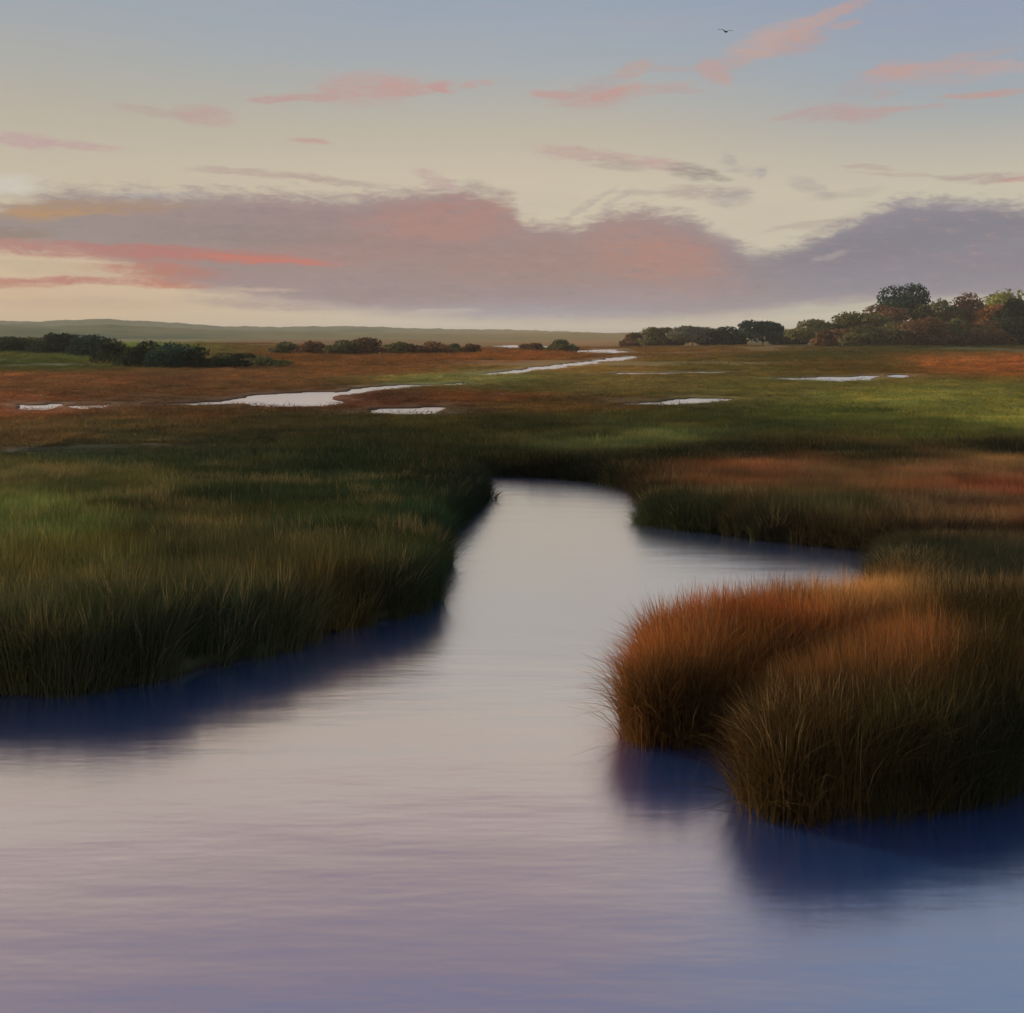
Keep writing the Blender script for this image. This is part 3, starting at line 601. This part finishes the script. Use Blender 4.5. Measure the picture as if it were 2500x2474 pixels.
def tree(name, cat, px, w_px, top, base, D, key, label, group, shrub=False, lobes=7):
    X = (px-CX)/FPX*D; gz = float(ground_z(np.array([X]), np.array([float(D)]))[0])
    w = w_px/FPX*D; ztop = EYE+(HY-top)/FPX*D; h = (ztop-gz)*1.09
    t = empty(name, (X, D, gz), label=label, category=cat, group=group)
    z0 = 0.04*h if shrub else 0.14*h; w *= 1.12; n = int(np.clip(2600*(w*h)/30, 2200, 4500)); leaf = max(0.10, D*0.0016)
    me, C = crown_mesh(w, h-z0, z0, n, leaf, key, random.randint(4, 7), shrub); obj('crown', me, t)
    V = []; F = []; r = 0.028*h; tube(V, F, (0, 0, -0.2), (0.02*h, 0, 0.45*h), r, r*0.65); tube(V, F, (0.02*h, 0, 0.45*h), (0, 0.02*h, 0.8*h), r*0.65, r*0.2)
    for c in C[-5:]: tube(V, F, (0.01*h, 0, 0.22*h), (float(c[0]), float(c[1]), float(c[2])), r*0.4, r*0.12, 5)
    obj('trunk', mesh_from('trunk', V, F, M_bark, True), t)
    return t
GR = 'trees of the wood at the right'; GL = 'dark shrubs on the left of the marsh'; GM = 'small brown shrubs along the middle distance'
RIGHT = [ # px, width, top, base, D, key, label
 (1556,70,816,846,372,'brown','small russet shrub at the left end of the low right treeline'),
 (1618,100,804,846,366,'olive','olive shrub with lit top second from the left in the low treeline'),
 (1690,120,801,846,360,'pale','pale grey green tree in the middle of the low treeline'),
 (1762,110,802,846,362,'dark','dark bushy tree between the pale tree and the round dark tree'),
 (1862,110,790,845,356,'blue','round dark tree standing at the right end of the low treeline'),
 (1925,80,812,846,366,'dark','low dark green shrub in the gap beside the round dark tree'),
 (2000,150,786,852,330,'olive','olive green tree at the left foot of the tall wood'),
 (2085,160,768,852,332,'olive','long olive crown rising toward the tall wood'),
 (2160,130,752,850,345,'brown','orange brown tree left of the tallest dark green tree'),
 (2235,150,706,848,352,'blue','tallest rounded blue green tree of the wood at the right'),
 (2290,110,742,850,340,'olive','olive tree tucked right of the tallest tree'),
 (2350,130,726,848,348,'brown','round russet tree right of the tallest tree'),
 (2425,120,752,850,336,'orange','bright orange tree between the russet and the yellow green tree'),
 (2470,80,738,850,326,'dark','small dark tree in front of the yellow green crown at the right edge'),
 (2492,170,716,848,352,'yellow','yellow green tree at the right edge of the picture'),
 (2040,110,806,856,312,'brown','low russet bush before the olive tree at the left foot of the wood'),
 (2120,130,798,858,308,'olive','low olive bush under the long olive crown'),
 (2190,120,790,858,306,'olive','olive bush below the orange brown tree'),
 (2265,130,780,858,304,'brown','russet bush beneath the tallest blue green tree'),
 (2340,120,784,858,306,'olive','olive bush at the foot of the round russet tree'),
 (2410,120,786,858,304,'brown','russet bush under the bright orange tree'),
 (2485,120,782,858,306,'dark','dark bush at the foot of the yellow green tree'),
 (2580,190,724,850,340,'dark','dark green tree just beyond the right edge of the wood'),
]
for px, w, top, base, D, key, lab in RIGHT:
    sh = 'bush' in lab or 'shrub' in lab
    tree('shrub' if sh else 'broadleaf_tree', 'shrub' if sh else 'tree', px, w, top, base, D, key, lab, GR, sh)
LEFTS = [
 (10,130,826,868,196,'dark','dark green shrub at the left edge of the picture'),
 (80,110,826,862,204,'olive','olive shrub between the left edge and the tallest dark shrub'),
 (150,130,818,868,190,'dark','tallest dark shrub of the left row, before the pale hills'),
 (220,110,822,872,180,'blue','bluish dark shrub just right of the tallest left shrub'),
 (280,110,832,886,140,'dark','dark shrub behind the lit green mound'),
 (345,110,838,895,126,'dark','broad dark shrub right of the lit green mound'),
 (415,120,840,897,121,'blue','bluish dark shrub in the middle of the lower left row'),
 (475,100,850,897,121,'dark','rounded dark shrub near the right end of the lower left row'),
 (545,130,864,896,124,'dark','low dark shrub where the left row tapers away'),
 (630,130,872,894,128,'olive','last flat olive shrub at the tail of the left row'),
]
for px, w, top, base, D, key, lab in LEFTS: tree('shrub', 'shrub', px, w, top, base, D, key, lab, GL, True)
MIDS = [
 (700,70,838,864,212,'olive','small olive shrub at the left end of the middle row'),
 (765,90,836,865,208,'brown','brown shrub second from the left in the middle row'),
 (835,90,834,866,204,'olive','olive brown shrub beside the tallest shrub of the middle row'),
 (893,80,828,866,204,'brown','tallest brown shrub of the middle row'),
 (975,80,838,864,212,'olive','olive shrub right of the gap in the middle row'),
 (1045,100,836,864,212,'brown','broad brown shrub right of the centre gap'),
 (1105,50,842,862,220,'olive','tiny olive shrub beside the broad brown shrub'),
 (1150,44,842,862,222,'brown','tiny brown shrub standing alone left of the far stream'),
 (1372,76,832,857,250,'olive','single olive bush beside the far shining stream'),
 (1300,60,840,856,256,'brown','low brown bush left of the single olive bush'),
]
for px, w, top, base, D, key, lab in MIDS: tree('shrub', 'shrub', px, w, top, base, D, key, lab, GM, True)

# ------------------------------------------------------------------ the bird
def build_bird():
    D = 60.0; X = (1772-CX)/FPX*D; Z = EYE+(HY-78)/FPX*D
    m = mat_plain('dark_feathers', (0.03, 0.03, 0.032), 0.8, 30)
    b = empty('bird', (X, D, Z), label='small dark bird gliding high in the sky between the pink wisps', category='bird'); b.rotation_euler = (R(12), R(14), R(-35)); b.scale = (1.2,)*3
    prof = [(-0.16,0.004),(-0.12,0.022),(-0.05,0.040),(0.03,0.044),(0.09,0.034),(0.12,0.024),(0.145,0.026),(0.165,0.018),(0.178,0.006),(0.200,0.001)]
    V = []; F = []; K = 10
    for y, r in prof:
        for i in range(K): a = 2*math.pi*i/K; V.append((math.cos(a)*r, y, math.sin(a)*r*0.9+(0.008 if y > 0.1 else 0)))
    for s in range(len(prof)-1):
        for i in range(K): F.append((s*K+i, s*K+(i+1) % K, (s+1)*K+(i+1) % K, (s+1)*K+i))
    F.append(tuple(range(K))[::-1]); F.append(tuple(range((len(prof)-1)*K, len(prof)*K)))
    obj('body', mesh_from('body', V, F, m, True), b)
    for s in (-1, 1):
        st = [(0.02,0.075,-0.055,0.01),(0.12,0.085,-0.045,0.06),(0.20,0.075,-0.040,0.085),(0.30,0.010,-0.075,0.075),(0.38,-0.075,-0.105,0.05)]
        V = []; F = []
        for x, y0, y1, z in st:
            V += [(s*x, y0, z+0.006), (s*x, (y0+y1)/2, z+0.012), (s*x, y1, z), (s*x, (y0+y1)/2, z-0.004)]
        for q in range(len(st)-1):
            for i in range(4): F.append((q*4+i, q*4+(i+1) % 4, q*4+4+(i+1) % 4, q*4+4+i))
        F.append((0,1,2,3)); F.append((16,17,18,19))
        obj('wing', mesh_from('wing', V, F, m, True), b)
    V = [(-0.015,-0.12,0.004),(0.015,-0.12,0.004),(0.05,-0.24,0.004),(0,-0.215,0.006),(-0.05,-0.24,0.004)]; V += [(x, y, z-0.008) for x, y, z in V]
    F = [(0,1,2,3,4),(9,8,7,6,5)]+[(i, (i+1) % 5, (i+1) % 5+5, i+5) for i in range(5)]
    obj('tail', mesh_from('tail', V, F, m), b)
build_bird()

# ------------------------------------------------------------------ evening haze
def build_haze():
    m, t, out = new_mat('haze'); v = t.new('ShaderNodeVolumePrincipled'); v.inputs['Color'].default_value = (0.98,0.94,0.84,1); v.inputs['Density'].default_value = HAZE
    t.link(v.outputs[0], out.inputs['Volume'])
    x, y0, y1, z0, z1 = 7200, -7200, 7200, -3.0, 42.0
    V = [(-x,y0,z0),(x,y0,z0),(x,y1,z0),(-x,y1,z0),(-x,y0,z1),(x,y0,z1),(x,y1,z1),(-x,y1,z1)]
    F = [(0,3,2,1),(4,5,6,7),(0,1,5,4),(1,2,6,5),(2,3,7,6),(3,0,4,7)]
    obj('haze', mesh_from('haze', V, F, m), kind='stuff', label='thin pale evening haze lying over the whole marsh', category='haze')
HAZE = 0.0002
if HAZE > 0: build_haze()
